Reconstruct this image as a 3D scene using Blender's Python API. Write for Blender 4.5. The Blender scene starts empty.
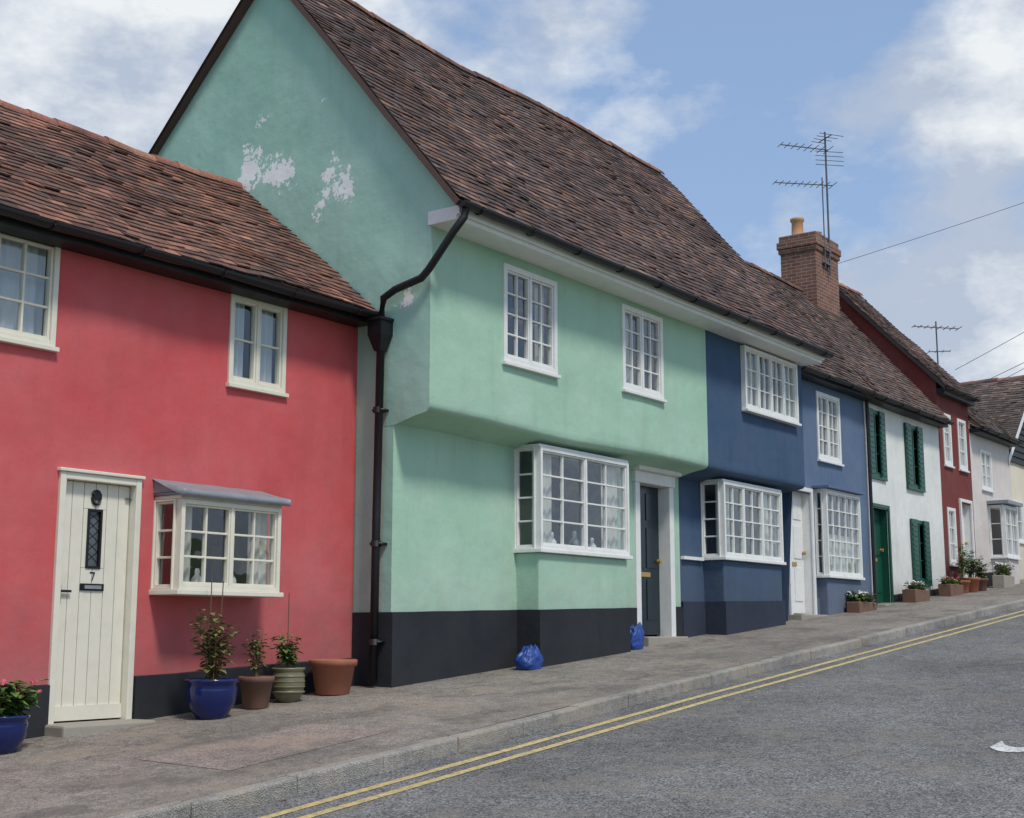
import bpy, math, random
from mathutils import Vector, noise, Matrix
random.seed(11)
R = random.random
scene = bpy.context.scene

# ------------------------------------------------------------------ helpers
def lin(r, g, b):
    def c(x):
        x /= 255.0
        return x / 12.92 if x <= 0.04045 else ((x + 0.055) / 1.055) ** 2.4
    return (c(r), c(g), c(b), 1.0)

def empty(name):
    e = bpy.data.objects.new(name, None)
    scene.collection.objects.link(e)
    return e

class MB:
    def __init__(self):
        self.v = []; self.f = []; self.m = []; self.c = {}
    def quad(self, pts, mi=0):
        b = len(self.v); self.v += [tuple(p) for p in pts]
        self.f.append(tuple(range(b, b + len(pts)))); self.m.append(mi)
    def box(self, u0, u1, v0, v1, w0, w1, mi=0, F=None):
        if F is None: F = lambda a, b, c: (a, b, c)
        b = len(self.v)
        for (u, v, w) in ((u0,v0,w0),(u1,v0,w0),(u1,v1,w0),(u0,v1,w0),(u0,v0,w1),(u1,v0,w1),(u1,v1,w1),(u0,v1,w1)):
            self.v.append(tuple(F(u, v, w)))
        for q in ((0,3,2,1),(4,5,6,7),(0,1,5,4),(1,2,6,5),(2,3,7,6),(3,0,4,7)):
            self.f.append(tuple(b + i for i in q)); self.m.append(mi)
    def tube(self, pts, r, seg=8, mi=0, r1=None):
        pts = [Vector(p) for p in pts]; n = len(pts); b = len(self.v)
        if r1 is None: r1 = r
        for i, p in enumerate(pts):
            if i == 0: d = pts[1] - pts[0]
            elif i == n - 1: d = pts[-1] - pts[-2]
            else: d = (pts[i+1] - pts[i]).normalized() + (pts[i] - pts[i-1]).normalized()
            d.normalize()
            a = d.orthogonal() if abs(d.z) > .95 else d.cross(Vector((0,0,1)))
            a.normalize(); c = d.cross(a)
            rr = r + (r1 - r) * i / (n - 1)
            for k in range(seg):
                t = 2 * math.pi * k / seg
                self.v.append(tuple(p + a * math.cos(t) * rr + c * math.sin(t) * rr))
        for i in range(n - 1):
            for k in range(seg):
                k2 = (k + 1) % seg
                self.f.append((b+i*seg+k, b+i*seg+k2, b+(i+1)*seg+k2, b+(i+1)*seg+k)); self.m.append(mi)
        self.f.append(tuple(b + k for k in range(seg))); self.m.append(mi)
        self.f.append(tuple(b + (n-1)*seg + k for k in range(seg))); self.m.append(mi)
    def revolve(self, c, prof, seg=24, mi=0, wob=0.0):
        b = len(self.v); n = len(prof)
        for (r, z) in prof:
            for k in range(seg):
                t = 2 * math.pi * k / seg
                self.v.append((c[0] + r*math.cos(t), c[1] + r*math.sin(t), c[2] + z))
        for i in range(n - 1):
            for k in range(seg):
                k2 = (k + 1) % seg
                self.f.append((b+i*seg+k, b+i*seg+k2, b+(i+1)*seg+k2, b+(i+1)*seg+k)); self.m.append(mi)
    def build(self, name, mats, parent=None, bevel=0.0, smooth=False, cols=None):
        me = bpy.data.meshes.new(name)
        me.from_pydata(self.v, [], self.f)
        if not isinstance(mats, (list, tuple)): mats = [mats]
        for m in mats: me.materials.append(m)
        me.polygons.foreach_set('material_index', self.m)
        me.polygons.foreach_set('use_smooth', [smooth] * len(self.f))
        if cols is not None:
            ca = me.color_attributes.new('Col', 'FLOAT_COLOR', 'POINT')
            ca.data.foreach_set('color', cols)
        me.update()
        o = bpy.data.objects.new(name, me)
        scene.collection.objects.link(o)
        if parent: o.parent = parent
        if bevel > 0:
            md = o.modifiers.new('b', 'BEVEL'); md.width = bevel; md.segments = 2; md.limit_method = 'ANGLE'
        return o

# ------------------------------------------------------------------ materials
def newmat(name):
    m = bpy.data.materials.new(name); m.use_nodes = True
    nt = m.node_tree; b = nt.nodes['Principled BSDF']
    return m, nt, b
def N(nt, t, **kw):
    n = nt.nodes.new(t)
    for k, v in kw.items(): setattr(n, k, v)
    return n
def coords(nt, scale=(1,1,1)):
    tc = N(nt, 'ShaderNodeTexCoord'); mp = N(nt, 'ShaderNodeMapping')
    mp.inputs['Scale'].default_value = scale
    nt.links.new(tc.outputs['Object'], mp.inputs['Vector'])
    return mp.outputs['Vector']
def tnoise(nt, vec, scale, detail=4, rough=.55):
    n = N(nt, 'ShaderNodeTexNoise'); n.inputs['Scale'].default_value = scale
    n.inputs['Detail'].default_value = detail; n.inputs['Roughness'].default_value = rough
    nt.links.new(vec, n.inputs['Vector']); return n.outputs['Fac']
def maprange(nt, val, a, b, c=0., d=1.):
    n = N(nt, 'ShaderNodeMapRange')
    for i, x in zip(('From Min','From Max','To Min','To Max'), (a, b, c, d)): n.inputs[i].default_value = x
    nt.links.new(val, n.inputs['Value']); return n.outputs['Result']
def mixc(nt, fac, a, b, mode='MIX'):
    n = N(nt, 'ShaderNodeMix', data_type='RGBA', blend_type=mode)
    if isinstance(fac, (int, float)): n.inputs[0].default_value = fac
    else: nt.links.new(fac, n.inputs[0])
    for i, x in ((6, a), (7, b)):
        if isinstance(x, tuple): n.inputs[i].default_value = x
        else: nt.links.new(x, n.inputs[i])
    return n.outputs[2]
def mth(nt, op, a, b=None):
    n = N(nt, 'ShaderNodeMath', operation=op)
    for i, x in enumerate((a, b)):
        if x is None: continue
        if isinstance(x, (int, float)): n.inputs[i].default_value = x
        else: nt.links.new(x, n.inputs[i])
    return n.outputs[0]
def bump(nt, bsdf, h, strength=.3, dist=.01):
    b = N(nt, 'ShaderNodeBump'); b.inputs['Strength'].default_value = strength; b.inputs['Distance'].default_value = dist
    nt.links.new(h, b.inputs['Height']); nt.links.new(b.outputs[0], bsdf.inputs['Normal'])
def scale_col(c, k): return (c[0]*k, c[1]*k, c[2]*k, 1)

def plaster(name, col, stain=.45, patches=None, rough=.88, bs=.3, splash=.4):
    m, nt, b = newmat(name)
    v = coords(nt); vs = coords(nt, (3.4, 3.4, .45))
    lum = .3*col[0] + .6*col[1] + .1*col[2]
    pale = tuple(c*.88 + lum*.17 + .010 for c in col[:3]) + (1.,)
    dirty = tuple(c*.62 + lum*.13 for c in col[:3]) + (1.,)
    big = maprange(nt, tnoise(nt, v, 1.1, 3, .6), .32, .68)
    c1 = mixc(nt, big, scale_col(col, .95), pale)
    st = maprange(nt, tnoise(nt, vs, 1.6, 4, .65), .50, .76, 0, stain)
    c2 = mixc(nt, st, c1, dirty)
    fine = tnoise(nt, v, 34, 3, .65)
    c3 = mixc(nt, maprange(nt, fine, .45, .72, 0, .14), c2, scale_col(col, .68))
    mid = tnoise(nt, v, 3.2, 3, .5)
    c3 = mixc(nt, maprange(nt, mid, .52, .72, 0, .14), c3, dirty)
    sp = N(nt, 'ShaderNodeSeparateXYZ'); nt.links.new(v, sp.inputs[0])
    hgt = mth(nt, 'SUBTRACT', sp.outputs[2], mth(nt, 'ADD', mth(nt, 'MULTIPLY', sp.outputs[0], .077), -1.366))
    hn = mth(nt, 'ADD', hgt, mth(nt, 'MULTIPLY', mid, -1.6))
    c3 = mixc(nt, maprange(nt, hn, -.75, .65, splash, 0.), c3, tuple(c*.55 + .035 for c in (lum, lum*.94, lum*.85)) + (1.,))
    if patches:
        mask = None
        for (p, r) in patches:
            d = N(nt, 'ShaderNodeVectorMath', operation='DISTANCE')
            nt.links.new(v, d.inputs[0]); d.inputs[1].default_value = p
            mm = maprange(nt, d.outputs['Value'], 0, r, .26, 0.)
            mask = mm if mask is None else mth(nt, 'ADD', mask, mm)
        nz = tnoise(nt, v, 3.6, 6, .72)
        tot = mth(nt, 'ADD', nz, mask)
        mk = maprange(nt, tot, .685, .692)
        c3 = mixc(nt, mk, c3, lin(240, 241, 236))
    nt.links.new(c3, b.inputs['Base Color']); b.inputs['Roughness'].default_value = rough
    b.inputs['Specular IOR Level'].default_value = .2
    h = mth(nt, 'ADD', mth(nt, 'MULTIPLY', mid, 2.6), mth(nt, 'MULTIPLY', fine, .18))
    bump(nt, b, h, bs, .02)
    return m

def paint(name, col, rough=.45, dirt=.25, bs=.1):
    m, nt, b = newmat(name); v = coords(nt)
    f = maprange(nt, tnoise(nt, v, 7, 4, .65), .45, .75, 0, dirt)
    c = mixc(nt, f, col, scale_col(col, .55))
    nt.links.new(c, b.inputs['Base Color']); b.inputs['Roughness'].default_value = rough
    if bs > 0: bump(nt, b, tnoise(nt, v, 60, 2), bs, .004)
    return m

def tiles_mat(name):
    m, nt, b = newmat(name); v = coords(nt)
    a = N(nt, 'ShaderNodeAttribute', attribute_name='Col')
    f = maprange(nt, tnoise(nt, v, 24, 3, .7), .38, .75, 0, .5)
    c = mixc(nt, f, a.outputs['Color'], (.05, .042, .04, 1))
    ms = maprange(nt, tnoise(nt, v, 1.3, 5, .72), .52, .68, 0, .5)
    c = mixc(nt, ms, c, (.125, .115, .10, 1))
    dk = maprange(nt, tnoise(nt, coords(nt, (1, 1, .6)), .9, 4, .7), .50, .66, 0, .5)
    c = mixc(nt, dk, c, (.045, .036, .036, 1))
    nt.links.new(c, b.inputs['Base Color']); b.inputs['Roughness'].default_value = .88
    b.inputs['Specular IOR Level'].default_value = .2
    bump(nt, b, tnoise(nt, v, 50, 2), .5, .01)
    return m

def glass_mat():
    m = bpy.data.materials.new('window_glass'); m.use_nodes = True; nt = m.node_tree
    nt.nodes.clear()
    o = N(nt, 'ShaderNodeOutputMaterial'); mx = N(nt, 'ShaderNodeMixShader')
    t = N(nt, 'ShaderNodeBsdfTransparent'); g = N(nt, 'ShaderNodeBsdfGlossy')
    t.inputs['Color'].default_value = (.86, .9, .9, 1)
    g.inputs['Roughness'].default_value = .02; g.inputs['Color'].default_value = (.95, .98, 1, 1)
    lw = N(nt, 'ShaderNodeLayerWeight'); lw.inputs['Blend'].default_value = .5
    p = mth(nt, 'POWER', lw.outputs['Facing'], 3.0)
    fac = maprange(nt, p, 0, 1, .10, .95)
    v = coords(nt); bm = N(nt, 'ShaderNodeBump'); bm.inputs['Strength'].default_value = .35; bm.inputs['Distance'].default_value = .01
    nt.links.new(tnoise(nt, v, 5, 1), bm.inputs['Height']); nt.links.new(bm.outputs[0], g.inputs['Normal'])
    nt.links.new(fac, mx.inputs[0]); nt.links.new(t.outputs[0], mx.inputs[1]); nt.links.new(g.outputs[0], mx.inputs[2])
    nt.links.new(mx.outputs[0], o.inputs[0])
    return m

def brick_mat(name, c1, c2, mortar):
    m, nt, b = newmat(name)
    tc = N(nt, 'ShaderNodeTexCoord'); sp = N(nt, 'ShaderNodeSeparateXYZ'); cb = N(nt, 'ShaderNodeCombineXYZ')
    nt.links.new(tc.outputs['Object'], sp.inputs[0])
    nt.links.new(mth(nt, 'ADD', sp.outputs[0], sp.outputs[1]), cb.inputs[0]); nt.links.new(sp.outputs[2], cb.inputs[1])
    br = N(nt, 'ShaderNodeTexBrick'); nt.links.new(cb.outputs[0], br.inputs['Vector'])
    br.inputs['Scale'].default_value = 1; br.inputs['Brick Width'].default_value = .225; br.inputs['Row Height'].default_value = .075
    br.inputs['Mortar Size'].default_value = .007
    br.inputs['Color1'].default_value = c1; br.inputs['Color2'].default_value = c2; br.inputs['Mortar'].default_value = mortar
    v = coords(nt)
    c = mixc(nt, maprange(nt, tnoise(nt, v, 3, 5, .7), .4, .7, 0, .5), br.outputs['Color'], scale_col(c1, .45))
    nt.links.new(c, b.inputs['Base Color']); b.inputs['Roughness'].default_value = .9
    bump(nt, b, br.outputs['Fac'], -.4, .01)
    return m

def asphalt(name, base, speck=.5, crack=True, tan=.5, cell=75, stains=0.):
    m, nt, b = newmat(name); v = coords(nt)
    vo = N(nt, 'ShaderNodeTexVoronoi'); vo.inputs['Scale'].default_value = cell; nt.links.new(v, vo.inputs['Vector'])
    sp = N(nt, 'ShaderNodeSeparateColor'); nt.links.new(vo.outputs['Color'], sp.inputs[0])
    k = maprange(nt, sp.outputs[0], 0, 1, 1 - speck, 1 + speck)
    big = tnoise(nt, v, .6, 5, .65)
    k2 = maprange(nt, big, .32, .68, .74, 1.26)
    mid = maprange(nt, tnoise(nt, v, 9, 4, .75), .35, .7, .80, 1.2)
    kk = mth(nt, 'MULTIPLY', mth(nt, 'MULTIPLY', k, k2), mid)
    vm = N(nt, 'ShaderNodeVectorMath', operation='SCALE'); vm.inputs[0].default_value = base[:3]
    nt.links.new(kk, vm.inputs['Scale'])
    c = vm.outputs[0]
    pz = maprange(nt, tnoise(nt, v, 1.7, 4, .7), .50, .62, 0, tan)
    c = mixc(nt, pz, c, (base[0]*1.40, base[1]*1.27, base[2]*1.10, 1))
    if stains:
        s1 = maprange(nt, tnoise(nt, coords(nt, (1, 1.6, 1)), 1.1, 5, .75), .52, .62, 0, stains)
        c = mixc(nt, s1, c, scale_col(base, .48))
        vg = N(nt, 'ShaderNodeTexVoronoi'); vg.inputs['Scale'].default_value = 3.2; nt.links.new(v, vg.inputs['Vector'])
        s2 = maprange(nt, vg.outputs['Distance'], .05, .075, .5, 0)       # trodden gum spots
        c = mixc(nt, s2, c, scale_col(base, .62))
    if crack:
        nv = N(nt, 'ShaderNodeTexNoise'); nv.inputs['Scale'].default_value = 2.2; nv.inputs['Detail'].default_value = 3; nt.links.new(v, nv.inputs['Vector'])
        ad = N(nt, 'ShaderNodeVectorMath', operation='ADD'); nt.links.new(v, ad.inputs[0]); nt.links.new(nv.outputs['Color'], ad.inputs[1])
        ve = N(nt, 'ShaderNodeTexVoronoi', feature='DISTANCE_TO_EDGE'); ve.inputs['Scale'].default_value = .5
        nt.links.new(ad.outputs[0], ve.inputs['Vector'])
        ck = maprange(nt, ve.outputs['Distance'], 0.0, .008, .6, 0)
        c = mixc(nt, ck, c, scale_col(base, .35))
    nt.links.new(c, b.inputs['Base Color']); b.inputs['Roughness'].default_value = .9
    b.inputs['Specular IOR Level'].default_value = .3
    bump(nt, b, vo.outputs['Distance'], .7, .012)
    return m

def worn_line(name, col, under):
    m, nt, b = newmat(name); v = coords(nt)
    f = maprange(nt, tnoise(nt, v, 22, 6, .75), .46, .62, 0, .85)
    c = mixc(nt, f, col, under)
    c = mixc(nt, maprange(nt, tnoise(nt, v, 1.2, 3), .4, .7, 0, .35), c, scale_col(col, .6))
    nt.links.new(c, b.inputs['Base Color']); b.inputs['Roughness'].default_value = .8
    return m

def leaf_mat(name, c1, c2):
    m, nt, b = newmat(name); v = coords(nt)
    c = mixc(nt, maprange(nt, tnoise(nt, v, 14, 2), .35, .65), c1, c2)
    nt.links.new(c, b.inputs['Base Color']); b.inputs['Roughness'].default_value = .55
    return m

PINK = plaster('pink_plaster', lin(204, 88, 90), .35)
PLINTH = plaster('black_plinth_paint', lin(35, 39, 46), rough=.7, splash=.3)
GPATCH = [((10.6, 10.19, 4.93), .55), ((10.6, 11.5, 5.45), .62), ((10.6, 9.0, 3.5), .30), ((10.6, 10.95, 5.25), .4)]
GREEN = plaster('green_plaster', lin(163, 200, 175), .35)
GREENG = plaster('green_gable_plaster', lin(162, 202, 184), .40, patches=GPATCH)
BLUE = plaster('dark_blue_plaster', lin(66, 90, 118))
LBLUE = plaster('light_blue_plaster', lin(94, 114, 142))
WHITEW = plaster('white_render', lin(224, 224, 218))
MAROON = plaster('maroon_plaster', lin(122, 58, 54))
CREAMW = plaster('cream_render', lin(222, 212, 186))
PINKW = plaster('pale_render', lin(214, 204, 198))
WHITE = paint('white_gloss_paint', lin(228, 228, 224))
CREAM = paint('cream_paint', lin(224, 219, 202), dirt=.2)
BLACK = paint('black_iron_paint', lin(17, 18, 22), .5)
TEAL = paint('dark_door_paint', lin(26, 42, 50), .25)
DGREEN = paint('green_door_paint', lin(20, 78, 60), .4)
BOARD = paint('dark_weatherboard', lin(48, 48, 50), .7)
LEAD = paint('lead_sheet', lin(138, 142, 148), .5, .5)
BRASS = paint('brass', lin(170, 140, 80), .3)
METAL = paint('aerial_metal', lin(90, 92, 98), .4)
STONE = plaster('step_stone', lin(168, 160, 144))
KERB = asphalt('kerb_concrete', (.31, .295, .265, 1), speck=.25, crack=False, cell=110)
TILES = tiles_mat('clay_tiles')
BACKROOF = paint('plain_roof_back', lin(96, 74, 68), .9)
GLASS = glass_mat()
INTERIOR = paint('room_interior', lin(80, 74, 68), .9, bs=0)
CURTAIN = paint('curtain_cloth', lin(214, 210, 200), .9, .15, bs=0)
NET = paint('net_curtain', lin(214, 216, 218), .9, .15, bs=0)
BRICK = brick_mat('chimney_brick', lin(138, 92, 76), lin(112, 78, 68), lin(156, 144, 130))
ROAD = asphalt('road_asphalt', (.165, .163, .158, 1), speck=.6, tan=.45)
PAVE = asphalt('pavement_asphalt', (.235, .212, .185, 1), speck=.3, stains=.55)
PATCH = asphalt('pavement_patch', (.28, .235, .207, 1), speck=.35, crack=False, stains=.4)
YELLOW = worn_line('yellow_line_paint', lin(206, 184, 122), (.18, .175, .16, 1))
WLINE = worn_line('white_line_paint', lin(215, 215, 210), (.16, .16, .16, 1))
SOIL = paint('soil', lin(60, 46, 36), .95)
GRASS = paint('grass_ground', lin(84, 100, 56), .95)
TERRA = paint('terracotta', lin(160, 100, 76), .85, .5)
TERRAD = paint('terracotta_dark', lin(118, 88, 72), .85, .5)
OLIVEP = paint('olive_glaze', lin(118, 114, 88), .4, .4)
COBALT = paint('cobalt_glaze', lin(24, 38, 92), .12, .4)
BAGM = paint('blue_plastic_bag', lin(34, 68, 140), .45, .3, .5)
LEAF = leaf_mat('leaf_green', (.05, .12, .025, 1), (.14, .22, .05, 1))
LEAF2 = leaf_mat('leaf_bronze', (.09, .12, .03, 1), (.20, .20, .07, 1))
STEM = paint('stem', lin(104, 84, 56), .8)
FLOWER = paint('pink_petals', lin(214, 90, 120), .6)
FLOWERW = paint('white_petals', lin(235, 230, 225), .6)

# ------------------------------------------------------------------ terrain functions
def P(s):
    s = max(-30., min(60., s))
    return -1.366 + .077 * s
def G(s, n):
    n = max(-3., min(9.5, n))
    return P(s) - .025 * (9.5 - n)
KN = [(-30, 5.6), (5.8, 6.42), (12, 6.73), (26, 7.12), (40, 7.4), (60, 7.9)]
def kn(s):
    for (a, x), (b, y) in zip(KN, KN[1:]):
        if s <= b: return x + (y - x) * (s - a) / (b - a)
    return KN[-1][1]

def sheet(name, slist, nf, off, mat, parent=None, nseg=8):
    """nf(s)->(n0,n1)"""
    mb = MB()
    for s in slist:
        a, b = nf(s)
        for j in range(nseg + 1):
            n = a + (b - a) * j / nseg
            mb.v.append((s, n, G(s, n) + off))
    w = nseg + 1
    for i in range(len(slist) - 1):
        for j in range(nseg):
            mb.f.append((i*w+j, (i+1)*w+j, (i+1)*w+j+1, i*w+j+1)); mb.m.append(0)
    return mb.build(name, mat, parent, smooth=True)
def fr(a, b, st):
    n = max(1, int(round((b - a) / st))); return [a + (b - a) * i / n for i in range(n + 1)]

# ground: one sheet to the horizon
mb = MB()
gs = [-900, -300, -100, -30] + fr(-25, 55, 5) + [60, 100, 300, 900]
gn = [-900, -300, -80, -20, -3, 0, 3, 6, 9.5, 14, 30, 100, 300, 900]
for s in gs:
    for n in gn: mb.v.append((s, n, G(s, n) - .125))
for i in range(len(gs) - 1):
    for j in range(len(gn) - 1):
        w = len(gn); mb.f.append((i*w+j, (i+1)*w+j, (i+1)*w+j+1, i*w+j+1)); mb.m.append(0)
mb.build('ground', GRASS)
SL = fr(-30, 60, .5)
sheet('road', SL, lambda s: (.3, kn(s) + .02), -.11, ROAD)
sheet('pavement', SL, lambda s: (kn(s) + .12, 9.9), 0., PAVE)
sheet('pavement', SL, lambda s: (-1.8, .3), 0., PAVE)
def kerbline(name, off, sgn):
    mb = MB(); s = -30.
    while s < 58:
        L = .9 + R()*.03; a, b = s + .002, s + L - .003
        dz = (R() - .5) * .010; dn = (R() - .5) * .014
        w = .125
        pts = []
        for (ss, k) in ((a, 0), (b, 0), (b, 1), (a, 1)):
            base = (kn(ss) if sgn > 0 else .3 - w) + dn
            pts.append((ss, base + k * w))
        bot = [(p[0], p[1], G(p[0], p[1]) - .2) for p in pts]
        top = [(p[0], p[1], G(p[0], p[1]) + .004 + dz) for p in pts]
        bb = len(mb.v); mb.v += bot + top
        for q in ((4,5,6,7),(0,1,5,4),(1,2,6,5),(2,3,7,6),(3,0,4,7)):
            mb.f.append(tuple(bb + i for i in q)); mb.m.append(0)
        s += L
    mb.build(name, KERB, None, bevel=.018)
kerbline('kerb', 0, 1); kerbline('kerb', 0, -1)
lines = empty('double_yellow_lines')
def jit(s, k): return .008*noise.noise(Vector((s*2.2, k, 0)))
sheet('outer_line', fr(-20, 58, .25), lambda s: (kn(s) - .345 + jit(s, 1), kn(s) - .268 + jit(s, 2)), -.106, YELLOW, lines, 1)
sheet('inner_line', fr(-20, 58, .25), lambda s: (kn(s) - .565 + jit(s, 3), kn(s) - .488 + jit(s, 4)), -.106, YELLOW, lines, 1)
sheet('pavement_patch', fr(6.5, 8.4, .3), lambda s: (7.05 + .1*(s-6.5), 8.0 + .05*(s-6.5)), .003, PATCH, None, 2)
# fallen leaves and grit gathered in the gutter and along the wall foot
mb = MB()
for i in range(420):
    s = 3 + R()*26
    if R() < .55: n = kn(s) - .02 - abs(random.gauss(0, .05)); z = G(s, n) - .104
    else: n = (9.68 if s < 10.5 else 9.15) - abs(random.gauss(0, .10)); z = G(s, n) + .005
    r_ = .006 + R()*.013; a = R()*6.28
    mb.quad([(s + r_*math.cos(a+t)*(1 if t % 2 < 1 else .6), n + r_*math.sin(a+t), z + R()*.006) for t in (0, 1.57, 3.14, 4.71)])
mb.build('leaf_litter', paint('dry_leaf', lin(112, 94, 62), .9))
# painted SLOW on the road
cu = bpy.data.curves.new('slow_txt', 'FONT'); cu.body = 'SLOW'; cu.resolution_u = 4
to = bpy.data.objects.new('tmp', cu); scene.collection.objects.link(to)
bpy.context.view_layer.update()
me = bpy.data.meshes.new_from_object(to.evaluated_get(bpy.context.evaluated_depsgraph_get()))
bpy.data.objects.remove(to)
for v in me.vertices:
    s = 10.2 + v.co.y * 2.6; n = 3.17 - v.co.x * .95
    v.co = Vector((s, n, G(s, n) - .105))
me.materials.append(WLINE)
o = bpy.data.objects.new('road_marking', me); scene.collection.objects.link(o)

# ------------------------------------------------------------------ building helpers
def wob(a, b, sd, amp=1.):
    return amp * (.034 * noise.noise(Vector((a*.6, b*.6, sd))) + .011 * noise.noise(Vector((a*1.7, b*1.7, sd + 7))))
def grid_vals(a, b, st, extra):
    vals = fr(a, b, st); ex = sorted(set(round(e, 4) for e in extra if a < e < b))
    vals = [v for v in vals if all(abs(v - e) > .07 for e in ex) or v in (a, b)] + ex
    return sorted(vals)
def wall_front(par, name, s0, s1, n, z0, z1, holes, mat, sd=1., amp=1.):
    xs = grid_vals(s0, s1, .2, [h[0] for h in holes] + [h[1] for h in holes])
    zs = grid_vals(z0, z1, .2, [h[2] for h in holes] + [h[3] for h in holes])
    mb = MB()
    for x in xs:
        for z in zs:
            fd = max(0, min(1, (x - s0) / .3, (s1 - x) / .3))
            for h in holes:      # keep the wall flush with the joinery
                dx = max(h[0]-x, 0, x-h[1]); dz = max(h[2]-z, 0, z-h[3])
                fd = min(fd, .35 + math.hypot(dx, dz)/.45)
            mb.v.append((x, n + wob(x, z, sd, amp) * fd, z))
    w = len(zs)
    for i in range(len(xs) - 1):
        for j in range(w - 1):
            cx, cz = (xs[i]+xs[i+1])/2, (zs[j]+zs[j+1])/2
            if any(h[0] < cx < h[1] and h[2] < cz < h[3] for h in holes): continue
            mb.f.append((i*w+j, (i+1)*w+j, (i+1)*w+j+1, i*w+j+1)); mb.m.append(0)
    return mb.build(name, mat, par, smooth=True)
def wall_side(par, name, s, n0, n1, bot, top, mat, sd=3., amp=1., extra=()):
    ns = grid_vals(n0, n1, .22, extra); K = 26; mb = MB()
    for n in ns:
        b, t = bot(n), top(n)
        for k in range(K + 1):
            z = b + (t - b) * k / K
            fd = max(0, min(1, (n - n0) / .3))
            mb.v.append((s + wob(n, z, sd, amp) * fd, n, z))
    w = K + 1
    for i in range(len(ns) - 1):
        for k in range(K):
            mb.f.append((i*w+k, i*w+k+1, (i+1)*w+k+1, (i+1)*w+k)); mb.m.append(0)
    return mb.build(name, mat, par, smooth=True)
def facade(s0, n, z0): return lambda u, v, w: (s0 + u, n - w, z0 + v)
def lside(s, n0, z0): return lambda u, v, w: (s - w, n0 - u, z0 + v)
def rside(s, n0, z0): return lambda u, v, w: (s + w, n0 + u, z0 + v)

def window(par, name, F, W, H, cols, rows, fmat, cas=1, fw=.05, sill=True, curtain=None, interior=True, cmat=None, dep=.09):
    mb = MB()
    mb.box(0, fw, 0, H, -dep, .022, 0, F); mb.box(W-fw, W, 0, H, -dep, .022, 0, F)
    mb.box(fw, W-fw, H-fw, H, -dep, .020, 0, F); mb.box(fw, W-fw, 0, fw, -dep, .020, 0, F)
    if sill: mb.box(-.02, W+.02, -.04, -.002, -.05, .055, 0, F)
    iw = (W - 2*fw); ih = H - 2*fw; cpc = cols // cas; cw = iw / cas
    gl = MB()
    for c in range(cas):
        a = fw + c*cw; b = a + cw
        if c > 0: mb.box(a-.018, a+.018, fw, H-fw, -.075, .012, 0, F)
        l = a + (.018 if c > 0 else 0) + .001; r = b - (.018 if c < cas-1 else 0) - .001
        st = .024 if dep > .06 else .018
        mb.box(l, l+st, fw+.001, H-fw-.001, -.06 if dep > .06 else -.05, .002, 0, F); mb.box(r-st, r, fw+.001, H-fw-.001, -.06 if dep > .06 else -.05, .002, 0, F)
        mb.box(l+st, r-st, fw+.001, fw+st+.01, -.06, .001, 0, F); mb.box(l+st, r-st, H-fw-st, H-fw-.001, -.06, .001, 0, F)
        L, Rr, B_, T = l+st, r-st, fw+st+.01, H-fw-st
        for i in range(1, cpc):
            x = L + (Rr-L)*i/cpc; mb.box(x-.010, x+.010, B_, T, -.052, -.008, 0, F)
        for j in range(1, rows):
            z = B_ + (T-B_)*j/rows; mb.box(L, Rr, z-.010, z+.010, -.050, -.010, 0, F)
        for i in range(cpc):
            for j in range(rows):
                x0 = L+(Rr-L)*i/cpc; x1 = L+(Rr-L)*(i+1)/cpc; z0 = B_+(T-B_)*j/rows; z1 = B_+(T-B_)*(j+1)/rows
                t = [(R()-.5)*.006 for _ in range(3)]
                w0 = -.035
                gl.quad([F(x0, z0, w0+t[0]-t[1]), F(x1, z0, w0-t[0]-t[1]), F(x1, z1, w0-t[0]+t[1]), F(x0, z1, w0+t[0]+t[1])])
    mb.build(name + '_frame', fmat, par, bevel=.004)
    gl.build(name + '_glass', GLASS, par)
    if interior:
        ib = MB(); d0, d1 = -.092, -.75; q = .25
        p = lambda u, v, w: F(u, v, w)
        o_ = [(0.01, .01), (W-.01, .01), (W-.01, H-.01), (.01, H-.01)]
        k_ = [(-q, -q), (W+q, -q), (W+q, H+.05), (-q, H+.05)]
        for i in range(4):
            j = (i+1) % 4
            ib.quad([p(o_[i][0], o_[i][1], d0), p(o_[j][0], o_[j][1], d0), p(k_[j][0], k_[j][1], d1), p(k_[i][0], k_[i][1], d1)])
        ib.quad([p(x, z, d1) for x, z in k_])
        ib.build(name + '_room', INTERIOR, par)
    if curtain:
        cb = MB()
        def cloth(u0, u1, v0, v1, w):
            K = 40; b = len(cb.v)
            for i in range(K+1):
                u = u0 + (u1-u0)*i/K; ww = w + .018*math.sin(u*66) + .010*math.sin(u*31+1)
                cb.v.append(F(u, v0, ww)); cb.v.append(F(u, v1, ww*.98))
            for i in range(K): cb.f.append((b+2*i, b+2*i+2, b+2*i+3, b+2*i+1)); cb.m.append(0)
        if curtain == 'sides': cloth(.04, W*.22, .02, H-.02, -.14); cloth(W*.78, W-.04, .02, H-.02, -.14)
        if curtain == 'wide': cloth(.04, W*.40, .02, H-.02, -.13); cloth(W*.54, W-.04, .02, H-.02, -.13)
        if curtain == 'full': cloth(.04, W-.04, .02, H-.02, -.14)
        if curtain == 'left': cloth(.04, W*.42, .02, H-.02, -.14)
        if curtain == 'half': cloth(.04, W-.04, .02, H*.5, -.13)
        if curtain == 'blind': cloth(.04, W-.04, H*.55, H-.02, -.14)
        cb.build(name + '_curtain', cmat or CURTAIN, par, smooth=True)

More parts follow.
